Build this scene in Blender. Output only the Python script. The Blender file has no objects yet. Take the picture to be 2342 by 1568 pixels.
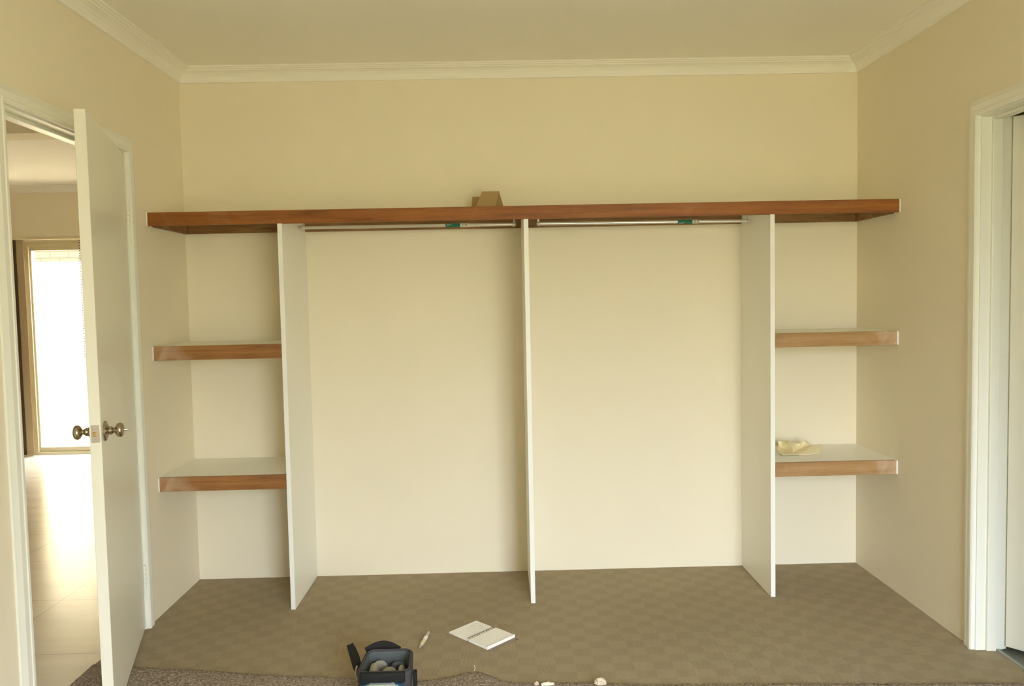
import bpy, bmesh, math, random
from mathutils import Vector, Matrix
random.seed(7)
sc = bpy.context.scene
COL = sc.collection

# ------------------------------------------------------------------ camera
cam_d = bpy.data.cameras.new('camera'); cam = bpy.data.objects.new('camera', cam_d); COL.objects.link(cam)
CAM = Vector((1.5689, -3.9565, 1.3986))
yaw, pit, rol = math.radians(-0.886), math.radians(-3.121), math.radians(-1.165)
fw = Vector((-math.sin(yaw)*math.cos(pit), math.cos(yaw)*math.cos(pit), math.sin(pit)))
rt = Vector((math.cos(yaw), math.sin(yaw), 0)); up = rt.cross(fw)
r2 = rt*math.cos(rol) + up*math.sin(rol); u2 = up*math.cos(rol) - rt*math.sin(rol)
cam.matrix_world = Matrix(((r2.x, u2.x, -fw.x, CAM.x), (r2.y, u2.y, -fw.y, CAM.y), (r2.z, u2.z, -fw.z, CAM.z), (0, 0, 0, 1)))
cam_d.sensor_fit = 'HORIZONTAL'; cam_d.sensor_width = 36; cam_d.lens = 27.3375
cam_d.clip_start = .05; cam_d.clip_end = 200
sc.camera = cam
FPX = 1778.46
def pix(px, py, Y):                      # where the ray of a photo point meets the plane at depth Y
    d = fw + r2*((px-1171)/FPX) - u2*((py-784)/FPX)
    return CAM + d*((Y-CAM.y)/d.y)

# ------------------------------------------------------------------ sky, daylight, exposure
w = bpy.data.worlds.new('sky'); sc.world = w; w.use_nodes = True
nt = w.node_tree; nt.nodes.clear()
o_ = nt.nodes.new('ShaderNodeOutputWorld'); bg = nt.nodes.new('ShaderNodeBackground')
tc = nt.nodes.new('ShaderNodeTexCoord'); sx = nt.nodes.new('ShaderNodeSeparateXYZ'); rp = nt.nodes.new('ShaderNodeValToRGB')
nt.links.new(tc.outputs['Generated'], sx.inputs[0]); nt.links.new(sx.outputs['Z'], rp.inputs[0])
nt.links.new(rp.outputs[0], bg.inputs[0]); nt.links.new(bg.outputs[0], o_.inputs[0])
e = rp.color_ramp.elements
e[0].position = .0; e[0].color = (.37, .375, .31, 1); e[1].position = .22; e[1].color = (.97, 1.07, 1.28, 1)
SKY = 36.5
bg.inputs[1].default_value = SKY
w.cycles.sampling_method = 'AUTOMATIC'
sc.view_settings.view_transform = 'Standard'; sc.view_settings.look = 'None'
sc.view_settings.exposure = 0.0; sc.view_settings.gamma = 1.0; sc.view_settings.use_curve_mapping = False
sc.cycles.max_bounces = 16; sc.cycles.diffuse_bounces = 12; sc.cycles.glossy_bounces = 6; sc.cycles.transparent_max_bounces = 12
sc.cycles.use_denoising = True
sc.cycles.sample_clamp_indirect = 12
def portal(name, loc, rot, sx_, sy_):
    l = bpy.data.lights.new(name, 'AREA'); l.shape = 'RECTANGLE'; l.size = sx_; l.size_y = sy_; l.cycles.is_portal = True
    o = bpy.data.objects.new(name, l); o.location = loc; o.rotation_euler = rot; COL.objects.link(o)

# ------------------------------------------------------------------ materials
def mat(name, col, rough=.6, spec=.5, metal=0., noise=0., nscale=8., bump=0., bscale=200., coat=0.):
    m = bpy.data.materials.new(name); m.use_nodes = True
    n = m.node_tree.nodes; L = m.node_tree.links; b = n['Principled BSDF']
    b.inputs['Base Color'].default_value = (*col, 1); b.inputs['Roughness'].default_value = rough
    b.inputs['Specular IOR Level'].default_value = spec; b.inputs['Metallic'].default_value = metal
    b.inputs['Coat Weight'].default_value = coat
    if noise or bump:
        t = n.new('ShaderNodeTexCoord')
    if noise:
        nz = n.new('ShaderNodeTexNoise'); nz.inputs['Scale'].default_value = nscale; nz.inputs['Detail'].default_value = 4
        L.new(t.outputs['Object'], nz.inputs['Vector'])
        mr = n.new('ShaderNodeMapRange'); mr.inputs['To Min'].default_value = 1-noise; mr.inputs['To Max'].default_value = 1+noise
        L.new(nz.outputs['Fac'], mr.inputs['Value'])
        vm = n.new('ShaderNodeVectorMath'); vm.operation = 'SCALE'; vm.inputs[0].default_value = col
        L.new(mr.outputs[0], vm.inputs['Scale']); L.new(vm.outputs[0], b.inputs['Base Color'])
    if bump:
        nb = n.new('ShaderNodeTexNoise'); nb.inputs['Scale'].default_value = bscale; nb.inputs['Detail'].default_value = 3
        L.new(t.outputs['Object'], nb.inputs['Vector'])
        bp = n.new('ShaderNodeBump'); bp.inputs['Strength'].default_value = bump; bp.inputs['Distance'].default_value = .002
        L.new(nb.outputs['Fac'], bp.inputs['Height']); L.new(bp.outputs[0], b.inputs['Normal'])
    return m

M = {}
M['wall'] = mat('cream_wall_paint', (.80, .735, .585), .65, .3, noise=.012, nscale=2, bump=.03, bscale=300)
M['ceiling'] = mat('white_ceiling_paint', (.86, .84, .77), .8, .2, noise=.01, nscale=3)
M['trim'] = mat('white_gloss_trim', (.82, .82, .74), .35, .5, noise=.008, nscale=6)
M['door'] = mat('white_door_paint', (.80, .79, .70), .32, .5, noise=.01, nscale=5)
M['melamine'] = mat('white_melamine', (.86, .85, .78), .4, .45, noise=.008, nscale=12)
M['edge'] = mat('white_edge_band', (.84, .84, .80), .35, .5, noise=.006, nscale=20)
M['plaster'] = mat('filler', (.82, .81, .76), .8, .2, noise=.05, nscale=60)
M['steel'] = mat('chromed_tube', (.76, .74, .69), .30, .5, 1.0, noise=.03, nscale=9)
M['bracket'] = mat('zinc_bracket', (.62, .60, .54), .38, .5, 1.0, noise=.05, nscale=60)
M['nickel'] = mat('antique_nickel', (.45, .38, .29), .27, .5, 1.0, noise=.08, nscale=40)
M['plate'] = mat('latch_plate_metal', (.50, .44, .38), .45, .5, .7, noise=.06, nscale=80)
M['brass'] = mat('brass', (.55, .38, .16), .4, .5, .8, noise=.05, nscale=80)
M['card'] = mat('brown_cardboard', (.40, .28, .13), .85, .2, noise=.08, nscale=30, bump=.1, bscale=120)
M['cloth'] = mat('chamois_cloth', (.84, .75, .49), .9, .15, noise=.08, nscale=60, bump=.35, bscale=260)
M['paper'] = mat('notebook_paper', (.90, .88, .84), .8, .2, noise=.02, nscale=30)
M['coverboard'] = mat('notebook_board', (.36, .22, .12), .8, .2, noise=.05, nscale=60)
M['wire'] = mat('dark_spiral_wire', (.10, .075, .075), .4, .5, .4, noise=.05, nscale=50)
M['ink'] = mat('pencil_marks', (.42, .33, .30), .9, .1, noise=.1, nscale=90)
M['penw'] = mat('pen_white_plastic', (.88, .86, .80), .35, .5, noise=.03, nscale=60)
M['peny'] = mat('pen_ivory_plastic', (.66, .58, .36), .4, .5, noise=.05, nscale=60)
M['pengrey'] = mat('pen_grey_plastic', (.45, .42, .36), .3, .5, noise=.05, nscale=60)
M['bag'] = mat('bag_grey_nylon', (.066, .060, .066), .85, .2, noise=.12, nscale=90, bump=.4, bscale=900)
M['bagblack'] = mat('bag_black_webbing', (.011, .011, .010), .75, .3, noise=.15, nscale=90, bump=.4, bscale=900)
M['lining'] = mat('bag_slate_lining', (.105, .12, .122), .9, .15, noise=.12, nscale=45, bump=.3, bscale=700)
M['pad'] = mat('bag_padded_divider', (.33, .31, .255), .9, .15, noise=.1, nscale=50, bump=.3, bscale=700)
M['bagblue'] = mat('bag_blue_nylon', (.02, .095, .19), .7, .3, noise=.1, nscale=60, bump=.3, bscale=900)
M['baglight'] = mat('bag_pale_panel', (.46, .50, .50), .7, .3, noise=.06, nscale=60, bump=.2, bscale=700)
M['green'] = mat('green_sticker', (.012, .16, .105), .45, .4, noise=.05, nscale=80)
M['label'] = mat('white_sticker', (.75, .72, .66), .6, .3, noise=.03, nscale=80)
M['barcode'] = mat('barcode_print', (.28, .21, .18), .7, .2, noise=.08, nscale=80)
M['alu'] = mat('cream_aluminium', (.62, .55, .37), .4, .5, noise=.01, nscale=9)
M['blinddark'] = mat('shaded_brown_blind', (.085, .055, .03), .85, .2, noise=.06, nscale=30)  # shade of the stacked slats is put into this colour; chain shares it
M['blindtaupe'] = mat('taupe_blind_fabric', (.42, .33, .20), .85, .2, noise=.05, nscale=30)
M['metalstrip'] = mat('threshold_metal', (.34, .35, .31), .45, .5, .6, noise=.05, nscale=30)
M['darktile'] = mat('grey_floor_tile', (.22, .225, .195), .5, .4, noise=.1, nscale=14)
M['paving'] = mat('concrete_paving', (.52, .44, .30), .9, .2, noise=.1, nscale=3)
M['render'] = mat('cream_render', (.80, .70, .50), .9, .2, noise=.03, nscale=3)
M['lawn'] = mat('bounce_lawn', (.22, .185, .08), .95, .1, noise=.15, nscale=6)  # unseen ground, colour chosen for the warm light it bounces indoors
M['eave'] = mat('eave_lining', (.7, .66, .55), .8, .2, noise=.02, nscale=3)
M['fluff'] = mat('carpet_fluff', (.60, .50, .38), .95, .1, noise=.1, nscale=90)
M['fluffw'] = mat('pale_carpet_fluff', (.76, .73, .60), .95, .1, noise=.1, nscale=90)

def glassmat(name, tint, gl):
    m = bpy.data.materials.new(name); m.use_nodes = True; n = m.node_tree.nodes; L = m.node_tree.links; n.clear()
    o = n.new('ShaderNodeOutputMaterial'); mx = n.new('ShaderNodeMixShader'); t = n.new('ShaderNodeBsdfTransparent'); g = n.new('ShaderNodeBsdfGlossy')
    t.inputs[0].default_value = (*tint, 1); g.inputs['Roughness'].default_value = .02; mx.inputs[0].default_value = gl
    L.new(t.outputs[0], mx.inputs[1]); L.new(g.outputs[0], mx.inputs[2]); L.new(mx.outputs[0], o.inputs[0]); return m
M['glass'] = glassmat('window_glass', (.96, .97, .95), .06)
M['clear'] = glassmat('clear_cover_sheet', (.86, .85, .82), .10)

def wood(name, c1, c2, dust, seed, end=0):
    m = bpy.data.materials.new(name); m.use_nodes = True; n = m.node_tree.nodes; L = m.node_tree.links; b = n['Principled BSDF']
    t = n.new('ShaderNodeTexCoord'); mp = n.new('ShaderNodeMapping'); mp.inputs['Scale'].default_value = (1.0, 14, 16); mp.inputs['Location'].default_value = (seed, seed*.7, seed*.3)
    L.new(t.outputs['Object'], mp.inputs[0])
    n1 = n.new('ShaderNodeTexNoise'); n1.inputs['Scale'].default_value = 2.6; n1.inputs['Detail'].default_value = 6; n1.inputs['Distortion'].default_value = .6
    L.new(mp.outputs[0], n1.inputs['Vector'])
    mp2 = n.new('ShaderNodeMapping'); mp2.inputs['Scale'].default_value = (9, 120, 150); L.new(t.outputs['Object'], mp2.inputs[0])
    n2 = n.new('ShaderNodeTexNoise'); n2.inputs['Scale'].default_value = 2.0; n2.inputs['Detail'].default_value = 3; L.new(mp2.outputs[0], n2.inputs['Vector'])
    ad = n.new('ShaderNodeMath'); ad.operation = 'MULTIPLY_ADD'; ad.inputs[1].default_value = .35; L.new(n2.outputs['Fac'], ad.inputs[0]); L.new(n1.outputs['Fac'], ad.inputs[2])
    r = n.new('ShaderNodeValToRGB'); r.color_ramp.elements[0].position = .42; r.color_ramp.elements[1].position = .92
    r.color_ramp.elements[0].color = (*c1, 1); r.color_ramp.elements[1].color = (*c2, 1)
    L.new(ad.outputs[0], r.inputs[0])
    # sanding dust and filler smears in cloudy patches of their own
    n3 = n.new('ShaderNodeTexNoise'); n3.inputs['Scale'].default_value = 7; n3.inputs['Detail'].default_value = 5; n3.inputs['Distortion'].default_value = 1.2
    L.new(t.outputs['Object'], n3.inputs['Vector'])
    r3 = n.new('ShaderNodeMapRange'); r3.inputs['From Min'].default_value = .55; r3.inputs['From Max'].default_value = .78; r3.inputs['To Max'].default_value = dust
    L.new(n3.outputs['Fac'], r3.inputs['Value'])
    # filler wiped over the two board ends
    s = n.new('ShaderNodeSeparateXYZ'); L.new(t.outputs['Generated'], s.inputs[0])
    ea = n.new('ShaderNodeMapRange'); ea.inputs['From Min'].default_value = .34 if end < 0 else .66; ea.inputs['From Max'].default_value = 0. if end < 0 else 1.
    ea.inputs['To Max'].default_value = .62 if end else 0.; L.new(s.outputs['X'], ea.inputs['Value'])
    eb = n.new('ShaderNodeMapRange'); eb.inputs['From Min'].default_value = .40; eb.inputs['From Max'].default_value = .56; L.new(n3.outputs['Fac'], eb.inputs['Value'])
    ec = n.new('ShaderNodeMath'); ec.operation = 'MULTIPLY_ADD'; L.new(ea.outputs[0], ec.inputs[0]); L.new(eb.outputs[0], ec.inputs[1]); L.new(r3.outputs[0], ec.inputs[2]); ec.use_clamp = True
    mx = n.new('ShaderNodeMix'); mx.data_type = 'RGBA'; L.new(ec.outputs[0], mx.inputs['Factor']); L.new(r.outputs[0], mx.inputs['A']); mx.inputs['B'].default_value = (.56, .45, .34, 1)
    L.new(mx.outputs['Result'], b.inputs['Base Color'])
    b.inputs['Roughness'].default_value = .5; b.inputs['Specular IOR Level'].default_value = .35
    return m
M['wood'] = wood('red_brown_timber', (.165, .048, .009), (.34, .122, .024), .10, 0.)
M['woodmid'] = wood('brown_timber', (.20, .080, .022), (.38, .175, .055), .18, 3., -1)
M['woodtan'] = wood('tan_timber', (.28, .145, .05), (.46, .28, .125), .35, 8., 1)
M['batten'] = wood('rough_batten', (.13, .055, .015), (.34, .19, .07), .15, 5.)

def carpetmat():
    m = bpy.data.materials.new('beige_check_carpet'); m.use_nodes = True; n = m.node_tree.nodes; L = m.node_tree.links; b = n['Principled BSDF']
    t = n.new('ShaderNodeTexCoord')
    # wobble the grid a little
    nz = n.new('ShaderNodeTexNoise'); nz.inputs['Scale'].default_value = 6; nz.inputs['Detail'].default_value = 2; L.new(t.outputs['Object'], nz.inputs['Vector'])
    wob = n.new('ShaderNodeVectorMath'); wob.operation = 'MULTIPLY_ADD'; wob.inputs[1].default_value = (.02, .02, 0); L.new(nz.outputs['Color'], wob.inputs[0]); L.new(t.outputs['Object'], wob.inputs[2])
    nf = n.new('ShaderNodeTexNoise'); nf.inputs['Scale'].default_value = 70; nf.inputs['Detail'].default_value = 1; L.new(t.outputs['Object'], nf.inputs['Vector'])
    wob2 = n.new('ShaderNodeVectorMath'); wob2.operation = 'MULTIPLY_ADD'; wob2.inputs[1].default_value = (.02, .02, 0); L.new(nf.outputs['Color'], wob2.inputs[0]); L.new(wob.outputs[0], wob2.inputs[2])
    mp = n.new('ShaderNodeMapping'); mp.inputs['Scale'].default_value = (1/.074, 1/.064, 0); mp.inputs['Location'].default_value = (0, 0, .5); L.new(wob2.outputs[0], mp.inputs[0])
    ck = n.new('ShaderNodeTexChecker'); ck.inputs['Scale'].default_value = 1; L.new(mp.outputs[0], ck.inputs['Vector'])
    ck.inputs['Color1'].default_value = (0, 0, 0, 1); ck.inputs['Color2'].default_value = (1, 1, 1, 1)
    nb = n.new('ShaderNodeTexNoise'); nb.inputs['Scale'].default_value = 1.5; nb.inputs['Detail'].default_value = 3; L.new(t.outputs['Object'], nb.inputs['Vector'])
    ns = n.new('ShaderNodeTexNoise'); ns.inputs['Scale'].default_value = 420; ns.inputs['Detail'].default_value = 2; L.new(t.outputs['Object'], ns.inputs['Vector'])
    # ribs of the loop pile
    wv = n.new('ShaderNodeTexWave'); wv.inputs['Scale'].default_value = 62; wv.inputs['Distortion'].default_value = 1.5; wv.inputs['Detail'].default_value = 1; L.new(t.outputs['Object'], wv.inputs['Vector'])
    a1 = n.new('ShaderNodeMapRange'); a1.inputs['To Min'].default_value = .915; a1.inputs['To Max'].default_value = 1.0; L.new(ck.outputs['Fac'], a1.inputs['Value'])
    a2 = n.new('ShaderNodeMapRange'); a2.inputs['From Min'].default_value = .3; a2.inputs['From Max'].default_value = .7; a2.inputs['To Min'].default_value = .95; a2.inputs['To Max'].default_value = 1.05; L.new(nb.outputs['Fac'], a2.inputs['Value'])
    a3 = n.new('ShaderNodeMapRange'); a3.inputs['From Min'].default_value = .3; a3.inputs['From Max'].default_value = .7; a3.inputs['To Min'].default_value = .86; a3.inputs['To Max'].default_value = 1.14; L.new(ns.outputs['Fac'], a3.inputs['Value'])
    p1 = n.new('ShaderNodeMath'); p1.operation = 'MULTIPLY'; L.new(a1.outputs[0], p1.inputs[0]); L.new(a2.outputs[0], p1.inputs[1])
    p2 = n.new('ShaderNodeMath'); p2.operation = 'MULTIPLY'; L.new(p1.outputs[0], p2.inputs[0]); L.new(a3.outputs[0], p2.inputs[1])
    vm = n.new('ShaderNodeVectorMath'); vm.operation = 'SCALE'; vm.inputs[0].default_value = CARPET; L.new(p2.outputs[0], vm.inputs['Scale'])
    L.new(vm.outputs[0], b.inputs['Base Color']); b.inputs['Roughness'].default_value = .95; b.inputs['Specular IOR Level'].default_value = .1
    ad = n.new('ShaderNodeMath'); ad.operation = 'ADD'; L.new(ns.outputs['Fac'], ad.inputs[0]); L.new(wv.outputs['Fac'], ad.inputs[1])
    bp = n.new('ShaderNodeBump'); bp.inputs['Strength'].default_value = .5; bp.inputs['Distance'].default_value = .002; L.new(ad.outputs[0], bp.inputs['Height']); L.new(bp.outputs[0], b.inputs['Normal'])
    return m
CARPET = (.375, .31, .205)
M['carpet'] = carpetmat()

def flecked():
    m = bpy.data.materials.new('grey_fleck_carpet'); m.use_nodes = True; n = m.node_tree.nodes; L = m.node_tree.links; b = n['Principled BSDF']
    t = n.new('ShaderNodeTexCoord'); mp = n.new('ShaderNodeMapping'); mp.inputs['Scale'].default_value = (110, 190, 120); L.new(t.outputs['Object'], mp.inputs[0])
    nz = n.new('ShaderNodeTexNoise'); nz.inputs['Scale'].default_value = 1; nz.inputs['Detail'].default_value = 3; L.new(mp.outputs[0], nz.inputs['Vector'])
    r = n.new('ShaderNodeValToRGB'); el = r.color_ramp.elements
    el[0].position = .33; el[0].color = (.13, .10, .075, 1); el[1].position = .68; el[1].color = (.50, .44, .37, 1)
    x = el.new(.5); x.color = (.28, .225, .175, 1)
    L.new(nz.outputs['Fac'], r.inputs[0]); L.new(r.outputs[0], b.inputs['Base Color']); b.inputs['Roughness'].default_value = .95; b.inputs['Specular IOR Level'].default_value = .1
    bp = n.new('ShaderNodeBump'); bp.inputs['Strength'].default_value = .9; bp.inputs['Distance'].default_value = .004; L.new(nz.outputs['Fac'], bp.inputs['Height']); L.new(bp.outputs[0], b.inputs['Normal'])
    return m
M['fleck'] = flecked()

def tilemat():
    m = bpy.data.materials.new('cream_floor_tile'); m.use_nodes = True; n = m.node_tree.nodes; L = m.node_tree.links; b = n['Principled BSDF']
    t = n.new('ShaderNodeTexCoord'); mp = n.new('ShaderNodeMapping'); mp.inputs['Location'].default_value = (.575, .83, 0); L.new(t.outputs['Object'], mp.inputs[0])
    bk = n.new('ShaderNodeTexBrick'); bk.offset = 0; bk.inputs['Scale'].default_value = 1; bk.inputs['Brick Width'].default_value = .595; bk.inputs['Row Height'].default_value = .595
    bk.inputs['Mortar Size'].default_value = .0022; bk.inputs['Mortar Smooth'].default_value = .1
    bk.inputs['Color1'].default_value = (.64, .57, .45, 1); bk.inputs['Color2'].default_value = (.67, .595, .47, 1); bk.inputs['Mortar'].default_value = (.44, .36, .27, 1)
    L.new(mp.outputs[0], bk.inputs['Vector'])
    mp2 = n.new('ShaderNodeMapping'); mp2.inputs['Scale'].default_value = (1.5, 7, 1); L.new(t.outputs['Object'], mp2.inputs[0])
    nz = n.new('ShaderNodeTexNoise'); nz.inputs['Scale'].default_value = 1.3; nz.inputs['Detail'].default_value = 4; L.new(mp2.outputs[0], nz.inputs['Vector'])
    mr = n.new('ShaderNodeMapRange'); mr.inputs['From Min'].default_value = .3; mr.inputs['From Max'].default_value = .7; mr.inputs['To Min'].default_value = .92; mr.inputs['To Max'].default_value = 1.06; L.new(nz.outputs['Fac'], mr.inputs['Value'])
    vm = n.new('ShaderNodeVectorMath'); vm.operation = 'SCALE'; L.new(bk.outputs['Color'], vm.inputs[0]); L.new(mr.outputs[0], vm.inputs['Scale']); L.new(vm.outputs[0], b.inputs['Base Color'])
    b.inputs['Roughness'].default_value = .22; b.inputs['Specular IOR Level'].default_value = .55
    bp = n.new('ShaderNodeBump'); bp.inputs['Strength'].default_value = .06; bp.inputs['Distance'].default_value = .01; L.new(nz.outputs['Fac'], bp.inputs['Height']); L.new(bp.outputs[0], b.inputs['Normal'])
    return m
M['tile'] = tilemat()

def brickmat():
    m = bpy.data.materials.new('cream_brick'); m.use_nodes = True; n = m.node_tree.nodes; L = m.node_tree.links; b = n['Principled BSDF']
    t = n.new('ShaderNodeTexCoord'); mp = n.new('ShaderNodeMapping'); mp.inputs['Rotation'].default_value = (math.radians(-90), 0, 0); L.new(t.outputs['Object'], mp.inputs[0])
    bk = n.new('ShaderNodeTexBrick'); bk.inputs['Scale'].default_value = 1; bk.inputs['Brick Width'].default_value = .24; bk.inputs['Row Height'].default_value = .086; bk.inputs['Mortar Size'].default_value = .008
    bk.inputs['Color1'].default_value = (.16, .14, .085, 1); bk.inputs['Color2'].default_value = (.175, .155, .10, 1); bk.inputs['Mortar'].default_value = (.12, .09, .045, 1)
    L.new(mp.outputs[0], bk.inputs['Vector']); L.new(bk.outputs['Color'], b.inputs['Base Color']); b.inputs['Roughness'].default_value = .9
    return m
M['brick'] = brickmat()

# ------------------------------------------------------------------ mesh helpers
def box(bm, a, b, rot=None):
    a, b = Vector(a), Vector(b); c = (a+b)/2; s = b-a
    mtx = Matrix.Translation(c) @ (rot.to_4x4() if rot else Matrix()) @ Matrix.Diagonal((abs(s.x), abs(s.y), abs(s.z), 1))
    bmesh.ops.create_cube(bm, size=1, matrix=mtx); return bm
def bx(a, b): return box(bmesh.new(), a, b)
def bevel(bm, w, seg=2):
    bmesh.ops.bevel(bm, geom=list(bm.edges), offset=w, segments=seg, profile=.5, affect='EDGES'); return bm
def prism(bm, pts, d):                   # closed polygon pushed along the vector d
    d = Vector(d); v1 = [bm.verts.new(p) for p in pts]; v2 = [bm.verts.new(Vector(p)+d) for p in pts]; n = len(pts)
    bm.faces.new(v1[::-1]); bm.faces.new(v2)
    for i in range(n): bm.faces.new((v1[i], v1[(i+1) % n], v2[(i+1) % n], v2[i]))
    bmesh.ops.recalc_face_normals(bm, faces=list(bm.faces)); return bm
def lathe(prof, mtx=None, seg=32):       # profile of (radius, height) about z
    bm = bmesh.new(); rings = []
    for r, z in prof:
        if r < 1e-6: rings.append([bm.verts.new((0, 0, z))])
        else: rings.append([bm.verts.new((r*math.cos(2*math.pi*k/seg), r*math.sin(2*math.pi*k/seg), z)) for k in range(seg)])
    for A, B in zip(rings, rings[1:]):
        for k in range(seg):
            k2 = (k+1) % seg
            if len(A) == 1 and len(B) == 1: continue
            if len(A) == 1: bm.faces.new((A[0], B[k], B[k2]))
            elif len(B) == 1: bm.faces.new((A[k], A[k2], B[0]))
            else: bm.faces.new((A[k], A[k2], B[k2], B[k]))
    for R in (rings[0], rings[-1]):
        if len(R) > 1: bm.faces.new(R)
    bmesh.ops.recalc_face_normals(bm, faces=list(bm.faces))
    if mtx: bm.transform(mtx)
    return bm
def tube(bm, pts, r, seg=8, flat=1.0, closed=False):
    pts = [Vector(p) for p in pts]; rings = []; n = len(pts); prev = None
    for i, p in enumerate(pts):
        t = ((pts[(i+1) % n] if closed else pts[min(i+1, n-1)]) - (pts[i-1] if closed or i else pts[0])).normalized()
        a = Vector((0, 0, 1)) if abs(t.z) < .9 else Vector((0, 1, 0))
        s = t.cross(a).normalized()
        if prev and s.dot(prev) < 0: s = -s
        prev = s; u = s.cross(t).normalized()
        rings.append([bm.verts.new(p + s*(r*flat*math.cos(2*math.pi*k/seg)) + u*(r*math.sin(2*math.pi*k/seg))) for k in range(seg)])
    prs = list(zip(rings, rings[1:])) + ([(rings[-1], rings[0])] if closed else [])
    for A, B in prs:
        for k in range(seg): bm.faces.new((A[k], A[(k+1) % seg], B[(k+1) % seg], B[k]))
    if not closed: bm.faces.new(rings[0][::-1]); bm.faces.new(rings[-1])
    bmesh.ops.recalc_face_normals(bm, faces=list(bm.faces)); return bm
def ribbon(bm, pts, wid, th, side):      # flat strap along a path; side = direction of its width
    pts = [Vector(p) for p in pts]; side = Vector(side).normalized(); R = []
    for i, p in enumerate(pts):
        t = (pts[min(i+1, len(pts)-1)] - pts[max(i-1, 0)]).normalized(); s = (side - t*side.dot(t)).normalized(); nn = t.cross(s)
        R.append([bm.verts.new(p + s*a*wid/2 + nn*b*th/2) for a, b in ((-1, -1), (1, -1), (1, 1), (-1, 1))])
    for A, B in zip(R, R[1:]):
        for k in range(4): bm.faces.new((A[k], A[(k+1) % 4], B[(k+1) % 4], B[k]))
    bm.faces.new(R[0][::-1]); bm.faces.new(R[-1]); bmesh.ops.recalc_face_normals(bm, faces=list(bm.faces)); return bm

AT = {}                                  # where each thing's own frame sits
def obj(name, bm, m, parent=None, smooth=False, world=True):
    # parts are modelled in room coordinates (world=True) and moved into their thing's frame, or in that frame already
    if parent is not None and world:
        bm.transform(Matrix.Translation(AT[parent.name]).inverted())
    me = bpy.data.meshes.new(name); bm.to_mesh(me); bm.free()
    me.materials.append(M[m] if isinstance(m, str) else m)
    if smooth:
        for p in me.polygons: p.use_smooth = True
        try: me.set_sharp_from_angle(angle=math.radians(35))
        except Exception: pass
    o = bpy.data.objects.new(name, me); COL.objects.link(o)
    if parent is not None: o.parent = parent; AT[o.name] = AT[parent.name]
    return o
def tag(o, label=None, cat=None, group=None, kind=None):
    if label: o['label'] = label
    if cat: o['category'] = cat
    if group: o['group'] = group
    if kind: o['kind'] = kind
    return o
def thing(name, loc, label, cat, group=None, rz=0., kind=None):
    o = bpy.data.objects.new(name, None); COL.objects.link(o); o.location = loc; o.rotation_euler = (0, 0, rz); o.empty_display_size = .05
    AT[o.name] = Vector(loc); return tag(o, label, cat, group, kind)
def struct(name, bm, m, label, cat): return tag(obj(name, bm, m), label, cat, None, 'structure')

# ------------------------------------------------------------------ the room
XR, YF, H = 3.399, -4.95, 2.571
T = .11
LY0, LY1 = -1.42, -.61                  # clear opening of the open door in the left wall
RY0, RY1 = -1.85, -1.02                 # clear opening of the doorway in the right wall
DH = 2.052
WX0, WX1, WZ0, WZ1 = 2.05, 3.36, .08, 2.10   # bedroom window behind the camera
TX0, TY0, TY1 = -5.2, -6.2, 3.55        # tiled room beyond the open door
SX0, SX1, SZ1 = -2.95, -1.80, 2.05      # its sliding glass door
EX1 = 5.3

# bedroom carpet is a slab that runs into both doorways
b = bx((0, YF, -.03), (XR, 0, 0)); box(b, (-.055, LY0-.02, -.03), (0, LY1+.02, 0)); box(b, (XR, RY0, -.03), (3.478, RY1, 0))
struct('floor', b, 'carpet', 'beige carpet with a faint woven check over the bedroom floor', 'floor')
b = bx((TX0, TY0, -.03), (-T, TY1, -.002)); box(b, (-T, LY0-.02, -.03), (-.055, LY1+.02, -.002))
struct('floor', b, 'tile', 'large glossy cream floor tiles seen through the open door', 'floor')
b = bx((3.49, -2.6, -.04), (EX1, .3, -.012))
struct('floor', b, 'darktile', 'grey tiled floor beyond the doorway with the pale half open door', 'floor')
struct('ceiling', bx((-T/2, YF-T, H), (XR+T/2, T/2, H+.05)), 'ceiling', 'white ceiling over the bedroom', 'ceiling')
struct('wall_back', bx((-T/2, 0, -.03), (XR+T/2, T, H)), 'wall', 'cream wall behind the wardrobe shelves', 'wall')
def wall_x(name, x0, x1, ya, yb, oy0, oy1, oz, label):
    b = bx((x0, ya, -.03), (x1, oy0, H)); box(b, (x0, oy1, -.03), (x1, yb, H)); box(b, (x0, oy0, oz), (x1, oy1, H))
    return struct(name, b, 'wall', label, 'wall')
wall_x('wall_left', -T, 0, YF, 0, LY0-.02, LY1+.02, DH+.02, 'cream wall with the doorway to the tiled room')
wall_x('wall_right', XR, XR+T, YF, 0, RY0-.02, RY1+.02, DH+.02, 'cream wall with the doorway to the grey floored room')
b = bx((-T/2, YF-T, -.03), (WX0, YF, H)); box(b, (WX1, YF-T, -.03), (XR+T/2, YF, H)); box(b, (WX0, YF-T, -.03), (WX1, YF, WZ0)); box(b, (WX0, YF-T, WZ1), (WX1, YF, H))
struct('wall_front', b, 'wall', 'cream bedroom wall with the window, facing the wardrobe', 'wall')

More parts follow.
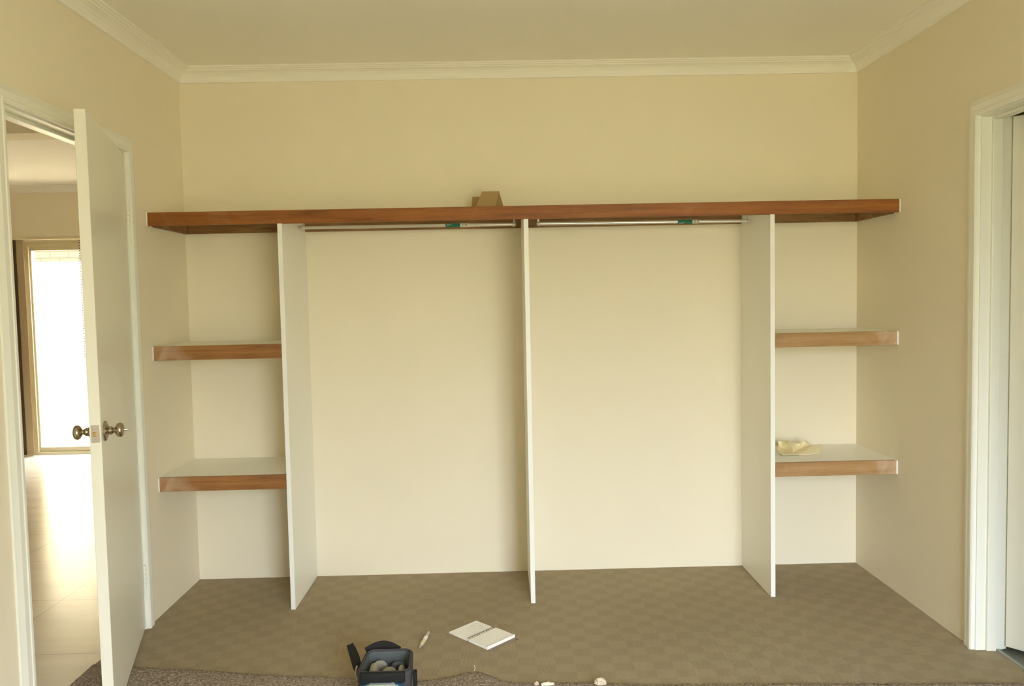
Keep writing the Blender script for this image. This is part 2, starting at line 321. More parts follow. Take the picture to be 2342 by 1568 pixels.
# cornice, one mitred length per wall (profile: distance off the wall, height)
CP = [(0, 2.508), (.010, 2.508), (.012, 2.520), (.020, 2.534), (.032, 2.545), (.046, 2.551), (.056, 2.553), (.058, 2.558), (.068, 2.559), (.071, 2.564), (.080, 2.565), (.081, 2.571), (0, 2.571)]
def cornice(pt_a, pt_b, inward, ea, eb):
    a, c = Vector(pt_a), Vector(pt_b); d = (c-a).normalized(); n = Vector(inward); bm = bmesh.new(); A = []; B = []
    for off, z in CP:
        A.append(bm.verts.new(a + n*off + d*off*ea + Vector((0, 0, z)))); B.append(bm.verts.new(c + n*off - d*off*eb + Vector((0, 0, z))))
    k = len(CP)
    for i in range(k): bm.faces.new((A[i], A[(i+1) % k], B[(i+1) % k], B[i]))
    bm.faces.new(A[::-1]); bm.faces.new(B); bmesh.ops.recalc_face_normals(bm, faces=list(bm.faces)); return bm
struct('trim_1', cornice((0, 0, 0), (XR, 0, 0), (0, -1, 0), 1, 1), 'ceiling', 'stepped white cornice above the wardrobe wall', 'cornice')
struct('trim_2', cornice((0, YF, 0), (0, 0, 0), (1, 0, 0), 1, 1), 'ceiling', 'white cornice above the open white door', 'cornice')
struct('trim_3', cornice((XR, YF, 0), (XR, 0, 0), (-1, 0, 0), 1, 1), 'ceiling', 'white cornice above the doorway with the pale half open door', 'cornice')
struct('trim_4', cornice((0, YF, 0), (XR, YF, 0), (0, 1, 0), 1, 1), 'ceiling', 'white cornice above the bedroom window', 'cornice')

# bedroom window (behind the camera)
def window(name, x0, x1, z0, z1, y, label, mid=True, sill=.05):
    r = thing(name, ((x0+x1)/2, y, z0), label, 'window', kind='structure')
    f = .045
    b = bx((x0, y-.03, z0), (x0+f, y+.03, z1)); box(b, (x1-f, y-.03, z0), (x1, y+.03, z1)); box(b, (x0+f, y-.03, z1-f), (x1-f, y+.03, z1)); box(b, (x0+f, y-.03, z0), (x1-f, y+.03, z0+sill))
    obj('frame', b, 'alu', r)
    xm = (x0+x1)/2
    if mid: obj('mullion', bx((xm-.03, y-.025, z0+sill), (xm+.03, y+.025, z1-f)), 'alu', r)
    for xa, xb in (((x0+f, xm-.03), (xm+.03, x1-f)) if mid else ((x0+f, x1-f),)):
        obj('pane', bx((xa, y-.003, z0+sill), (xb, y+.003, z1-f)), 'glass', r)
    return r
window('window_1', WX0, WX1, WZ0, WZ1, YF-.05, 'bedroom sliding window with cream aluminium frame facing the wardrobe')
portal('window_daylight', ((WX0+WX1)/2, YF-.0, (WZ0+WZ1)/2), (math.radians(90), 0, 0), WX1-WX0-.06, WZ1-WZ0-.06)

# ------------------------------------------------------------------ doorways
def doorframe(name, xin, xout, s, y0, y1, label, stop):
    # xin: the wall face in the bedroom, xout: its other face, s: +1 when the bedroom lies at larger x
    r = thing(name, (xin, (y0+y1)/2, 0), label, 'door frame', kind='structure')
    j = .02; lo, hi = min(xin, xout), max(xin, xout)
    for ya, yb in ((y0-j, y0), (y1, y1+j)): obj('jamb', bx((lo, ya, 0), (hi, yb, DH+j)), 'trim', r)
    obj('head', bx((lo, y0, DH), (hi, y1, DH+j)), 'trim', r)
    st = .012; a, c = stop
    for ya, yb in ((y0, y0+st), (y1-st, y1)): obj('door_stop', bevel(bx((a, ya, 0), (c, yb, DH)), .002), 'trim', r)
    obj('door_stop', bevel(bx((a, y0+st, DH-st), (c, y1-st, DH)), .002), 'trim', r)
    for face, dr in ((xin, s), (xout, -s)):              # architraves on both faces, mitred, with a bead
        rv, wd, th = .006, .062, .018
        def prof(q): return [(0, 0), (th*.8*dr, 0), (th*dr, .006), (th*dr, .016), (th*.85*dr, .019), (th*.85*dr, .040), (th*.5*dr, wd-.006), (th*.4*dr, wd), (0, wd)]
        P_ = prof(0)
        def leg(y, sg):
            bm = bmesh.new(); A = []; B = []
            for dx, o in P_:
                yy = y + sg*(rv+o); A.append(bm.verts.new((face+dx, yy, 0))); B.append(bm.verts.new((face+dx, yy, DH+rv+o)))
            k = len(P_)
            for i in range(k): bm.faces.new((A[i], A[(i+1) % k], B[(i+1) % k], B[i]))
            bm.faces.new(A[::-1]); bm.faces.new(B); bmesh.ops.recalc_face_normals(bm, faces=list(bm.faces)); return bm
        obj('architrave', leg(y1, 1), 'trim', r); obj('architrave', leg(y0, -1), 'trim', r)
        bm = bmesh.new(); A = []; B = []
        for dx, o in P_:
            A.append(bm.verts.new((face+dx, y0-rv-o, DH+rv+o))); B.append(bm.verts.new((face+dx, y1+rv+o, DH+rv+o)))
        k = len(P_)
        for i in range(k): bm.faces.new((A[i], A[(i+1) % k], B[(i+1) % k], B[i]))
        bm.faces.new(A[::-1]); bm.faces.new(B); bmesh.ops.recalc_face_normals(bm, faces=list(bm.faces)); obj('architrave', bm, 'trim', r)
    return r
doorframe('trim_5', 0, -T, 1, LY0, LY1, 'white moulded frame around the doorway to the tiled room', (-.075, -.040))
doorframe('trim_6', XR, XR+T, -1, RY0, RY1, 'white moulded frame around the doorway to the grey floored room', (3.437, 3.474))
struct('trim_7', bevel(bx((3.476, RY0, -.02), (3.492, RY1, .004)), .002), 'metalstrip', 'thin metal carpet strip under the pale half open door', 'threshold strip')

def knob(parent, x, z, y, s):            # round knob with rosette on one face of a leaf, pointing along s*y
    k = obj('door_knob', lathe([(0, 0), (.010, 0), (.0105, .008), (.0145, .017), (.014, .022), (.0088, .028), (.0092, .032), (.014, .034), (.021, .038), (.0248, .0445), (.0243, .051), (.0195, .057), (.011, .0598), (.005, .061), (.0035, .0615), (0, .0615)],
            Matrix.Translation((x, y, z)) @ Matrix.Rotation(-s*math.pi/2, 4, 'X'), 40), 'nickel', parent, True, False)
    obj('rosette', lathe([(0, 0), (.034, 0), (.0345, .003), (.032, .007), (.022, .0085), (.016, .013), (.0125, .015), (0, .015)], Matrix.Translation((x, y, z)) @ Matrix.Rotation(-s*math.pi/2, 4, 'X'), 40), 'nickel', k, True, False)
    return k
def door(name, pin, ang, L, ya, yb, ztop, label, knob_z=.987, hinges=True, pin_side=0):
    r = thing(name, (pin[0], pin[1], 0), label, 'door', rz=ang, kind='structure')
    z0 = .014
    obj('leaf', bevel(bx((.002, ya, z0), (L, yb, ztop)), .0015, 1), 'door', r, False, False)
    kx = L-.062
    k1 = knob(r, kx, knob_z, yb, 1); knob(r, kx, knob_z, ya, -1)
    ym = (ya+yb)/2
    lp = obj('latch_plate', bevel(bx((L-.001, ym-.0125, knob_z-.029), (L+.0012, ym+.0125, knob_z+.029)), .0004, 1), 'plate', r, False, False)
    obj('latch_bolt', bevel(bx((L+.0005, ym-.0065, knob_z-.008), (L+.008, ym+.0065, knob_z+.008)), .002), 'brass', lp, False, False)
    for dz in (-.021, .021): obj('screw', lathe([(0, 0), (.0035, 0), (.003, .001), (0, .0013)], Matrix.Translation((L+.001, ym, knob_z+dz)) @ Matrix.Rotation(math.pi/2, 4, 'Y'), 12), 'steel', lp, True, False)
    if hinges:
        for hz in (.235, 1.80):
            h = obj('hinge', bx((-.001, yb-.030, hz-.05), (.0018, yb, hz+.05)), 'trim', r, False, False)
            for i in range(5):
                obj('knuckle', lathe([(0, 0), (.0062, 0), (.0062, .0188), (0, .0188)], Matrix.Translation((.0, yb+.0055, hz-.05+.02*i+.0006)), 14), 'trim', h, True, False)
    return r, k1
TH = math.radians(17.6)
dl, kk = door('door_1', (.006, -.612), TH-math.pi/2, .806, -.041, -.006, 2.045, 'white door swung partly into the bedroom, with metal knobs on both faces')
# privacy pin on the bedroom-side knob
obj('privacy_pin', lathe([(0, .060), (.0055, .060), (.005, .065), (.0025, .072), (0, .073)], Matrix.Translation((.806-.062, -.006, .987)) @ Matrix.Rotation(-math.pi/2, 4, 'X'), 16), 'steel', kk, True, False)
door('door_2', (3.512, -1.024), math.atan2(-.75, .66), .815, 0, .035, 2.051, 'pale door standing half open behind the fluted white frame', hinges=False)

# ------------------------------------------------------------------ tiled room beyond the open door
b = bx((TX0, TY1, -.03), (SX0, TY1+T, H)); box(b, (SX1, TY1, -.03), (-T, TY1+T, H)); box(b, (SX0, TY1, SZ1), (SX1, TY1+T, H))
struct('wall_back', b, 'wall', 'cream wall of the tiled room around its sliding glass door', 'wall')
VY0, VY1, VZ0, VZ1 = -3.45, -2.9, .9, 2.1
b = bx((TX0-T, TY0, -.03), (TX0, VY0, H)); box(b, (TX0-T, VY1, -.03), (TX0, TY1+T, H)); box(b, (TX0-T, VY0, -.03), (TX0, VY1, VZ0)); box(b, (TX0-T, VY0, VZ1), (TX0, VY1, H))
struct('wall_left', b, 'wall', 'far side wall of the tiled room', 'wall')
r = thing('added_window', (TX0-.05, (VY0+VY1)/2, VZ0), 'unseen window added in the far side wall to brighten the tiled room', 'window', kind='structure')  # unseen, added to bring more daylight into the tiled room
b = bx((TX0-.08, VY0, VZ0), (TX0-.02, VY0+.05, VZ1)); box(b, (TX0-.08, VY1-.05, VZ0), (TX0-.02, VY1, VZ1)); box(b, (TX0-.08, VY0+.05, VZ0), (TX0-.02, VY1-.05, VZ0+.05)); box(b, (TX0-.08, VY0+.05, VZ1-.05), (TX0-.02, VY1-.05, VZ1))
obj('frame', b, 'alu', r); obj('pane', bx((TX0-.053, VY0+.05, VZ0+.05), (TX0-.047, VY1-.05, VZ1-.05)), 'glass', r)
portal('added_window_daylight', (TX0, (VY0+VY1)/2, (VZ0+VZ1)/2), (0, math.radians(-90), 0), VZ1-VZ0-.1, VY1-VY0-.1)
struct('floor', bx((-14, -10, -.12), (TX0-T, 3, -.06)), 'paving', 'paving outside the added side window of the tiled room', 'paving')
struct('wall_front', bx((TX0, TY0-T, -.03), (-T, TY0, H)), 'wall', 'end wall of the tiled room away from the glass door', 'wall')
b = bx((-T, T, -.03), (-T/2, TY1, H)); box(b, (-T, TY0, -.03), (-T/2, YF, H))
struct('wall_right', b, 'wall', 'wall of the tiled room next to the bedroom', 'wall')
struct('ceiling', bx((TX0-T, TY0-T, H), (-T/2, TY1+T, H+.05)), 'ceiling', 'white ceiling of the tiled room', 'ceiling')
struct('trim_8', cornice((TX0, TY1, 0), (-T, TY1, 0), (0, -1, 0), 0, 0), 'ceiling', 'white cornice over the sliding glass door', 'cornice')
struct('wall_bulkhead', bx((TX0, .55, 2.40), (-T, .73, H)), 'wall', 'cream bulkhead across the tiled room ceiling', 'bulkhead')
# sliding glass door
r = thing('door_3', ((SX0+SX1)/2, TY1+.05, 0), 'sliding glass door with cream frame at the end of the tiled room', 'sliding door', kind='structure')
y = TY1+.05
b = bx((SX0, y-.05, 0), (SX0+.05, y+.05, SZ1)); box(b, (SX1-.05, y-.05, 0), (SX1, y+.05, SZ1)); box(b, (SX0+.05, y-.05, SZ1-.05), (SX1-.05, y+.05, SZ1))
obj('frame', b, 'alu', r)
obj('sill', bx((SX0+.05, y-.05, 0), (SX1-.05, y+.05, .03)), 'alu', r)
xm = (SX0+SX1)/2
for i, (xa, xb, yy) in enumerate(((SX0+.05, xm+.03, y-.018), (xm-.03, SX1-.05, y+.018))):
    q = .045
    b = bx((xa, yy-.015, .03), (xa+q*.4, yy+.015, SZ1-.05)); box(b, (xb-q, yy-.015, .03), (xb, yy+.015, SZ1-.05)); box(b, (xa+q*.4, yy-.015, .03), (xb-q, yy+.015, .075)); box(b, (xa+q*.4, yy-.015, SZ1-.085), (xb-q, yy+.015, SZ1-.05))
    s_ = obj('sash', b, 'alu', r)
    obj('pane', bx((xa+q*.4, yy-.003, .075), (xb-q, yy+.003, SZ1-.085)), 'glass', s_)
portal('glass_door_daylight', (xm, TY1-.0, SZ1/2), (math.radians(-90), 0, 0), SX1-SX0-.12, SZ1-.1)
# vertical blind stacked beside it; darker slats have shade put into their colour
r = thing('vertical_blind', (-3.02, TY1-.09, 0), 'brown vertical blind drawn aside at the edge of the glass door', 'blind')
obj('head_rail', bevel(bx((-3.14, TY1-.075, 2.062), (SX1+.05, TY1-.035, 2.092)), .003), 'alu', r)
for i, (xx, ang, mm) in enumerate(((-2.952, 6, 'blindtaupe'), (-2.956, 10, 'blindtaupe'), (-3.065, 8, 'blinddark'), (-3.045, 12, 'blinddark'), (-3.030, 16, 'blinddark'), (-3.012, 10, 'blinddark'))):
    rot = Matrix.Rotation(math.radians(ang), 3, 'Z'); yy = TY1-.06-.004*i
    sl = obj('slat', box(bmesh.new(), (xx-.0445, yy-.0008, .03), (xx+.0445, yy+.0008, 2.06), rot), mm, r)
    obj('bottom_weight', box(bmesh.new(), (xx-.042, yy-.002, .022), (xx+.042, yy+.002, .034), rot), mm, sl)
obj('bottom_chain', tube(bmesh.new(), [(-3.14+.033*k, TY1-.085, .020+.004*math.cos(k*2.1)) for k in range(7)], .0022, 6), 'label', r)
b = bmesh.new()
for k in range(46): bmesh.ops.create_uvsphere(b, u_segments=6, v_segments=4, radius=.006, matrix=Matrix.Translation((-2.387, TY1-.05, 2.05-k*.0245)))
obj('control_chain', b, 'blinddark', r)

# outside the glass door
struct('floor', bx((-9, TY1+T+.0, -.10), (2.5, 6.2, -.04)), 'paving', 'pale paving outside the glass door', 'paving')
struct('floor', bx((-3, -16, -.12), (8, YF-T, -.06)), 'lawn', 'unseen ground outside the bedroom window, toned as dry lawn for its bounced light', 'lawn')
b = bx((-9, 6.2, -.1), (2.5, 6.43, 2.9)); tag(obj('brick_wall', b, 'brick'), 'cream brick wall in glaring daylight outside the glass door', 'wall', None, 'structure')
b = bx((-9, 4.9, 2.72), (2.5, 6.6, 2.82)); tag(obj('roof_eave', b, 'eave'), 'eave over the cream brick wall outside', 'eave', None, 'structure')

tag(obj('boundary_wall', bx((-9, 5.0, -.1), (2.5, 5.12, 1.94)), 'render'), 'low pale boundary wall glaring in daylight outside the glass door', 'wall', None, 'structure')

# small room beyond the other doorway
b = bx((EX1, -2.6, -.03), (EX1+.1, .3, H)); struct('wall_right', b, 'wall', 'far wall of the grey floored room', 'wall')
struct('wall_front', bx((3.509, -2.7, -.03), (EX1+.1, -2.6, H)), 'wall', 'side wall of the grey floored room', 'wall')
struct('wall_back', bx((3.509, .3, -.03), (EX1+.1, .4, H)), 'wall', 'end wall of the grey floored room', 'wall')
struct('wall_left', bx((3.455, T, -.03), (3.509, .3, H)), 'wall', 'short return wall of the grey floored room', 'wall')
struct('ceiling', bx((XR+T/2, -2.7, H), (EX1+.1, .4, H+.05)), 'ceiling', 'ceiling of the grey floored room', 'ceiling')

# ------------------------------------------------------------------ wardrobe
P1, P2, P3, PT = .5831, 1.6871, 2.8022, .0203
FY = -.4328; ZT = 1.8236; FH = .0594; BT = .018; G = .0008
ZB = ZT-BT
r = thing('wardrobe_shelf', (XR/2, -.2, ZB), 'long red-brown timber shelf running wall to wall across the wardrobe', 'shelf')
obj('shelf_board', bx((G, FY+.02, ZB), (XR-G, -G, ZT)), 'melamine', r)
obj('fascia', bevel(bx((.006, FY, ZT-FH), (XR-.006, FY+.02, ZT)), .0012, 1), 'wood', r)
BH = .042
for xa, xb in ((.018, P1-G), (P1+PT+G, P2-G), (P2+PT+G, P3-G), (P3+PT+G, XR-.018)):
    obj('batten', bx((xa, -.019, ZB-BH), (xb, -G, ZB)), 'batten', r)
for xa, xb in ((G, .018), (XR-.018, XR-G)): obj('batten', bx((xa, FY+.06, ZB-BH), (xb, -G, ZB)), 'batten', r)
for xa, xb in ((G, .006), (XR-.007, XR-G)):
    o = obj('filler', bevel(bx((xa, FY-.001, ZT-FH), (xb, FY+.019, ZT)), .001, 1), 'plaster', r); o['label'] = 'white filler at the shelf end'

def panel(x, label):
    r = thing('divider_panel', (x+PT/2, -.22, 0), label, 'panel', 'wardrobe divider panels')
    yf = FY-.0027; z1 = ZT-FH-.0005
    pts = [(0, -.0008), (yf+.0012, -.0008), (yf+.0012, z1), (FY+.021, z1), (FY+.021, ZB-G), (-.020, ZB-G), (-.0008, ZB-G)]
    bm = prism(bmesh.new(), [(x, p[0], p[1]+.002) if p[1] < 0 else (x, p[0], p[1]) for p in pts], (PT, 0, 0)); obj('board', bm, 'melamine', r)
    obj('edge_strip', bx((x, yf, .0012), (x+PT, yf+.0012, z1)), 'edge', r)
    return r
panel(P1, 'white upright wardrobe panel next to the shelves by the open door')
panel(P2, 'white upright wardrobe panel between the two hanging rails')
panel(P3, 'white upright wardrobe panel next to the shelf holding the yellow cloth')

def small_shelf(xa, xb, zt, yf, fh, m, label, endL):
    r = thing('wall_shelf', ((xa+xb)/2, -.2, zt-.018), label, 'shelf', 'short wardrobe shelves')
    xa += G; xb -= G
    obj('shelf_board', bx((xa, yf+.02, zt-.018), (xb, -G, zt)), 'melamine', r)
    fa, fb = (xa+.006, xb) if endL else (xa, xb-.008)
    obj('fascia', bevel(bx((fa, yf, zt-fh), (fb, yf+.02, zt)), .0012, 1), m, r)
    ea, eb = (xa, xa+.006) if endL else (xb-.008, xb)
    o = obj('filler', bevel(bx((ea, yf-.001, zt-fh), (eb, yf+.019, zt-.001)), .001, 1), 'plaster', r); o['label'] = 'white filler at the shelf end'
    for ca, cb in ((xa, xa+.018), (xb-.018, xb)): obj('cleat', bx((ca, yf+.07, zt-.018-.03), (cb, -G, zt-.018)), 'batten', r)
    # sanding dust and filler smears wiped over the end by the wall
    return r
FHs = .0640
small_shelf(0, P1, 1.2243, FY, FHs, 'woodmid', 'short brown-fronted shelf near the open door, the higher of the two', True)
small_shelf(0, P1, .6261, FY, FHs, 'woodmid', 'short brown-fronted shelf near the open door, the lower with smeared filler', True)
small_shelf(P3+PT, XR, 1.2238, -.4239, FHs, 'woodtan', 'short tan-fronted empty shelf above the one with the yellow cloth', False)
small_shelf(P3+PT, XR, .6250, -.4239, FHs, 'woodtan', 'short tan-fronted low shelf with a yellow cloth lying on it', False)

def rail(x0, x1, zl, zr, sx0, sx1, g0, g1, w1, label, mark_low):
    Y = -.2; L = x1-x0
    r = thing('clothes_rail', ((x0+x1)/2, Y, (zl+zr)/2), label, 'clothes rail', 'hanging rails in the wardrobe')
    zat = lambda x: zl+(zr-zl)*(x-x0)/L
    R = .0075
    rx = lambda x: Matrix.Translation((x, Y, zat(x))) @ Matrix.Rotation(math.pi/2, 4, 'Y') @ Matrix.Rotation(0, 4, 'Z')
    obj('tube', tube(bmesh.new(), [(x0+.006, Y, zat(x0+.006)), ((x0+x1)/2, Y, zat((x0+x1)/2)), (x1-.006, Y, zat(x1-.006))], R, 24), 'steel', r, True)
    for xe, s, hx in ((x0, 1, sx0), (x1, -1, sx1)):
        z = zat(xe)
        bm = lathe([(0, 0), (.006, .0005), (.0090, .003), (.0100, .007), (.0100, .018), (.0085, .019), (0, .019)], Matrix.Translation((xe, Y, z)) @ Matrix.Rotation(s*math.pi/2, 4, 'Y'), 24)
        k = obj('end_socket', bm, 'bracket', r, True)
        obj('hanger_strap', bevel(bx((hx-.0045, Y-.0012, z+.005), (hx+.0045, Y+.0012, ZB-.0006)), .0005, 1), 'bracket', k)
        obj('foot_plate', bevel(bx((hx-.010, Y-.020, ZB-.003), (hx+.010, Y+.020, ZB-.0006)), .0008, 1), 'bracket', k)
    def sleeve(xa, xb, rr): return tube(bmesh.new(), [(xa, Y, zat(xa)), (xb, Y, zat(xb))], rr, 28)
    gs = obj('green_sticker', sleeve(g0, g1, .0094), 'green', r, True); gs['label'] = 'green sticker with white handwriting-like mark'
    ws = obj('barcode_sticker', sleeve(g1, w1, .0091), 'label', r, True); ws['label'] = 'white barcode sticker'
    # the white script mark near the end of the green band, laid on the curved sticker
    def on(x, h, rr): return Vector((x, Y-rr*math.cos(h), zat(x)+rr*math.sin(h)))
    if not mark_low:
        pth = [(.006, -.55), (.0085, .0), (.010, .45), (.013, .55), (.0145, .3), (.011, .05), (.016, .12), (.019, .22), (.021, .35), (.023, .30), (.027, .55), (.030, .75)]
    else:
        pth = [(.006, -.95), (.008, -.75), (.011, -.70), (.0125, -.85), (.0155, -.70), (.018, -.88), (.021, -.72), (.0235, -.85), (.027, -.5), (.029, -.30)]
    bm = bmesh.new(); tube(bm, [on(g0+dx, h, .00945) for dx, h in pth], .0010, 6)
    obj('white_mark', bm, 'label', gs)
    bm = bmesh.new(); wx = g1+.007
    for wd in (.0014, .0006, .0018, .0006, .0010, 0, .0016, .0006, .0012, .0022, .0006):
        if wd:
            for q in range(-3, 4):
                a0, a1 = q*.20-.1, q*.20+.1
                vs = [bm.verts.new(on(xx, hh, .0092)) for xx, hh in ((wx, a0), (wx+wd, a0), (wx+wd, a1), (wx, a1))]; bm.faces.new(vs)
        wx += (wd or .003)+.0010
    obj('barcode', bm, 'barcode', ws)
    return r
rail(.617, 1.657, 1.7655, 1.763, .636, 1.649, 1.320, 1.391, 1.431, 'chrome hanging rail nearer the open door, with a green and white sticker', False)
rail(1.757, 2.790, 1.7635, 1.7585, 1.765, 2.781, 2.435, 2.506, 2.536, 'chrome hanging rail nearer the tan shelves, with a green and white sticker', True)

# folded cardboard on the top shelf
r = thing('folded_cardboard', (1.545, -.2, ZT), 'brown cardboard folded like a tent on the long top shelf', 'cardboard')
bm = bmesh.new(); th = .003
def slab(bm, q, n, th):
    n = Vector(n).normalized()*th; prism(bm, q, n)
x0, x1, zr = 1.499, 1.580, 1.9225
slab(bm, [(x0, -.2, zr), (x1, -.2, zr), (x1-.026, -.262, ZT+.0005), (x0-.040, -.262, ZT+.0005)], (0, .85, -.5), th)
slab(bm, [(x0, -.1985, zr), (x1, -.1985, zr), (x1+.028, -.14, ZT+.0005), (x0-.005, -.14, ZT+.0005)], (0, -.85, -.5), th)
obj('sheet', bm, 'card', r)
bm = bmesh.new()
slab(bm, [(1.448, -.095, 1.911), (1.56, -.095, 1.912), (1.56, -.122, ZT+.0005), (1.440, -.122, ZT+.0005)], (0, 1, -.1), .003)
slab(bm, [(1.448, -.0935, 1.911), (1.56, -.0935, 1.912), (1.56, -.06, ZT+.0005), (1.440, -.06, ZT+.0005)], (0, -1, -.2), .003)
tag(obj('cardboard_offcut', bm, 'card'), 'smaller brown cardboard piece tucked behind the folded tent of cardboard', 'cardboard')

# yellow cloth on the low shelf
cp = {}
for k, cx, cy, Y in (('A', 175, 150, -.125), ('B', 620, 130, -.135), ('C', 900, 205, -.150), ('D', 1205, 255, -.150), ('E', 1345, 95, -.120), ('F', 1720, 375, -.135), ('G', 2110, 300, -.150), ('H', 2075, 735, -.240),
                     ('I', 1200, 808, -.262), ('J', 800, 752, -.266), ('K', 430, 790, -.268), ('L', 205, 640, -.235), ('M', 300, 440, -.130), ('N', 500, 535, -.160), ('O', 640, 230, -.185), ('Q', 1080, 590, -.150), ('R', 850, 670, -.240), ('T', 1600, 405, -.180),
                     ('U', 830, 420, -.215), ('V', 1950, 520, -.205)):
    p = pix(1770+cx/19.52, 1000+cy/19.52, Y); p.z = max(p.z, .6265); cp[k] = p
bm = bmesh.new(); vv = {k: bm.verts.new(p) for k, p in cp.items()}
for f in ('ABOM', 'MON', 'AML', 'MNKL', 'OBCU', 'OUN', 'NUR', 'NRJK', 'CDQU', 'UQR', 'DEQ', 'EFTQ', 'QTIR', 'RIJ', 'TGV', 'TVI', 'GHV', 'VHI'):
    bm.faces.new([vv[c] for c in f])
bmesh.ops.recalc_face_normals(bm, faces=list(bm.faces))
cr = bm.edges.layers.float.get('crease_edge') or bm.edges.layers.float.new('crease_edge')
for ed in bm.edges: ed[cr] = .8
cl = obj('cleaning_cloth', bm, 'cloth', None, True)
tag(cl, 'crumpled pale yellow cloth lying on the low shelf', 'cloth')
ms = cl.modifiers.new('fold', 'SUBSURF'); ms.levels = 3; ms.render_levels = 3
tx = bpy.data.textures.new('cloth_wrinkle', 'CLOUDS'); tx.noise_scale = .03
md = cl.modifiers.new('wrinkle', 'DISPLACE'); md.texture = tx; md.strength = .004; md.mid_level = .4
so = cl.modifiers.new('thickness', 'SOLIDIFY'); so.thickness = .0016

# ------------------------------------------------------------------ things on the floor
# grey old carpet strip with a ragged, rippled edge
edge = [(-.055, -.945), (-.03, -.938), (-.01, -.935), (.06, -.955), (.123, -.974), (.25, -.995), (.36, -1.012), (.465, -1.028), (.60, -1.055), (.75, -1.08), (.897, -1.098), (1.03, -1.125), (1.149, -1.146), (1.24, -1.150), (1.31, -1.139), (1.37, -1.115), (1.41, -1.096), (1.446, -1.088), (1.48, -1.098), (1.52, -1.135), (1.553, -1.166), (1.60, -1.182), (1.689, -1.190), (1.80, -1.197), (1.888, -1.20), (2.108, -1.22), (2.4, -1.236), (2.7, -1.25), (3.0, -1.268), (3.395, -1.288)]
def edge_y(x):
    for (xa, ya), (xb, yb) in zip(edge, edge[1:]):
        if xa <= x <= xb: return ya+(yb-ya)*(x-xa)/(xb-xa)
    return edge[-1][1]
bm = bmesh.new(); NX, NY = 420, 26; grid = []
for i in range(NX+1):
    x = -.055 + (3.395+.055)*i/NX; row = []; ye = edge_y(x) + random.uniform(-.005, .004)
    for j in range(NY+1):
        v = (j/NY)**1.6; yb = -1.40 if x < 0 else -3.2
        y = ye + (yb-ye)*v
        ripple = .0006*math.exp(-((x-1.44)/.085)**2)*math.exp(-((y+1.13)/.10)**2) if x > 1.1 else 0
        z = .008 + ripple + random.uniform(-.0012, .0012) + .002*math.sin(x*9+y*7)
        if j == 0: z = .0015
        elif j == 1: z *= .85
        row.append(bm.verts.new((x, y, max(z, .0012))))
    grid.append(row)
keep = lambda x: True
for i in range(NX):
    for j in range(NY):
        bm.faces.new((grid[i][j], grid[i+1][j], grid[i+1][j+1], grid[i][j+1]))
bmesh.ops.recalc_face_normals(bm, faces=list(bm.faces))
oc = obj('carpet_offcut', bm, 'fleck', None, True)
tag(oc, 'old grey flecked carpet with a ragged edge lying over the beige carpet', 'carpet')
so = oc.modifiers.new('backing', 'SOLIDIFY'); so.thickness = .001; so.offset = 1

def fluff(x, y, z, rx_, ry, rz_, m, label):
    bm = bmesh.new(); bmesh.ops.create_icosphere(bm, subdivisions=3, radius=1)
    for v in bm.verts:
        k = 1+random.uniform(-.22, .22); v.co = Vector((v.co.x*rx_*k, v.co.y*ry*k, v.co.z*rz_*k))
    bm.transform(Matrix.Translation((x, y, z)))
    tag(obj('carpet_fluff', bm, m), label, 'fluff')
fluff(1.905, -1.222, .014, .020, .012, .016, 'fluff', 'tan tuft of fluff at the ragged edge of the grey carpet')
fluff(1.715, -1.216, .010, .024, .009, .008, 'fluffw', 'whitish tuft of fluff at the ragged edge of the grey carpet')
fluff(1.675, -1.212, .010, .008, .007, .010, 'fluff', 'smallest fluff tuft between the whitish tuft and the carpet ripple')
bm = bmesh.new(); tube(bm, [(1.447, -1.096, .009), (1.449, -1.090, .018), (1.446, -1.089, .028)], .0012, 6)
tag(obj('carpet_thread', bm, 'fluffw'), 'pale thread standing up from the carpet ripple', 'thread')

# open spiral notebook
r = thing('notebook', (1.4655, -.7665, 0), 'open spiral-bound notebook with blank white pages lying on the beige carpet', 'notebook', rz=math.radians(44.4))
def leafblock(y0, y1, z0, z1, curl, sag, n=14):
    bm = bmesh.new(); top = []; bot = []
    for i in range(n+1):
        t = i/n; y = y0+(y1-y0)*t; zz = z1 + sag*math.sin(math.pi*t) + curl*max(0, (t-.86)/.14)**2
        for lst, z in ((top, zz), (bot, z0)):
            lst.append((bm.verts.new((-.079, y, z)), bm.verts.new((.079, y, z))))
    for i in range(n):
        bm.faces.new((top[i][0], top[i][1], top[i+1][1], top[i+1][0])); bm.faces.new((bot[i][0], bot[i+1][0], bot[i+1][1], bot[i][1]))
        bm.faces.new((top[i][0], top[i+1][0], bot[i+1][0], bot[i][0])); bm.faces.new((top[i][1], bot[i][1], bot[i+1][1], top[i+1][1]))
    bm.faces.new((top[0][0], bot[0][0], bot[0][1], top[0][1])); bm.faces.new((top[n][0], top[n][1], bot[n][1], bot[n][0]))
    bmesh.ops.recalc_face_normals(bm, faces=list(bm.faces)); return bm
obj('back_board', bevel(bx((-.080, -.122, .0006), (.080, -.005, .0022)), .0005, 1), 'coverboard', r, False, False)
obj('front_board', bevel(bx((-.080, .005, .0006), (.080, .116, .0022)), .0005, 1), 'coverboard', r, False, False)
lp = obj('turned_pages', leafblock(.0045, .116, .0022, .0062, .0015, .0012), 'paper', r, True, False)
obj('page_block', leafblock(-.0055, -.119, .0022, .0115, .0035, .0008), 'paper', r, True, False)
cs = obj('clear_cover', bevel(bx((-.081, -.142, .0004), (.081, -.1225, .0013)), .0003, 1), 'clear', r, False, False); cs['label'] = 'clear plastic cover edge'
bm = bmesh.new(); pts = []; turns = 11
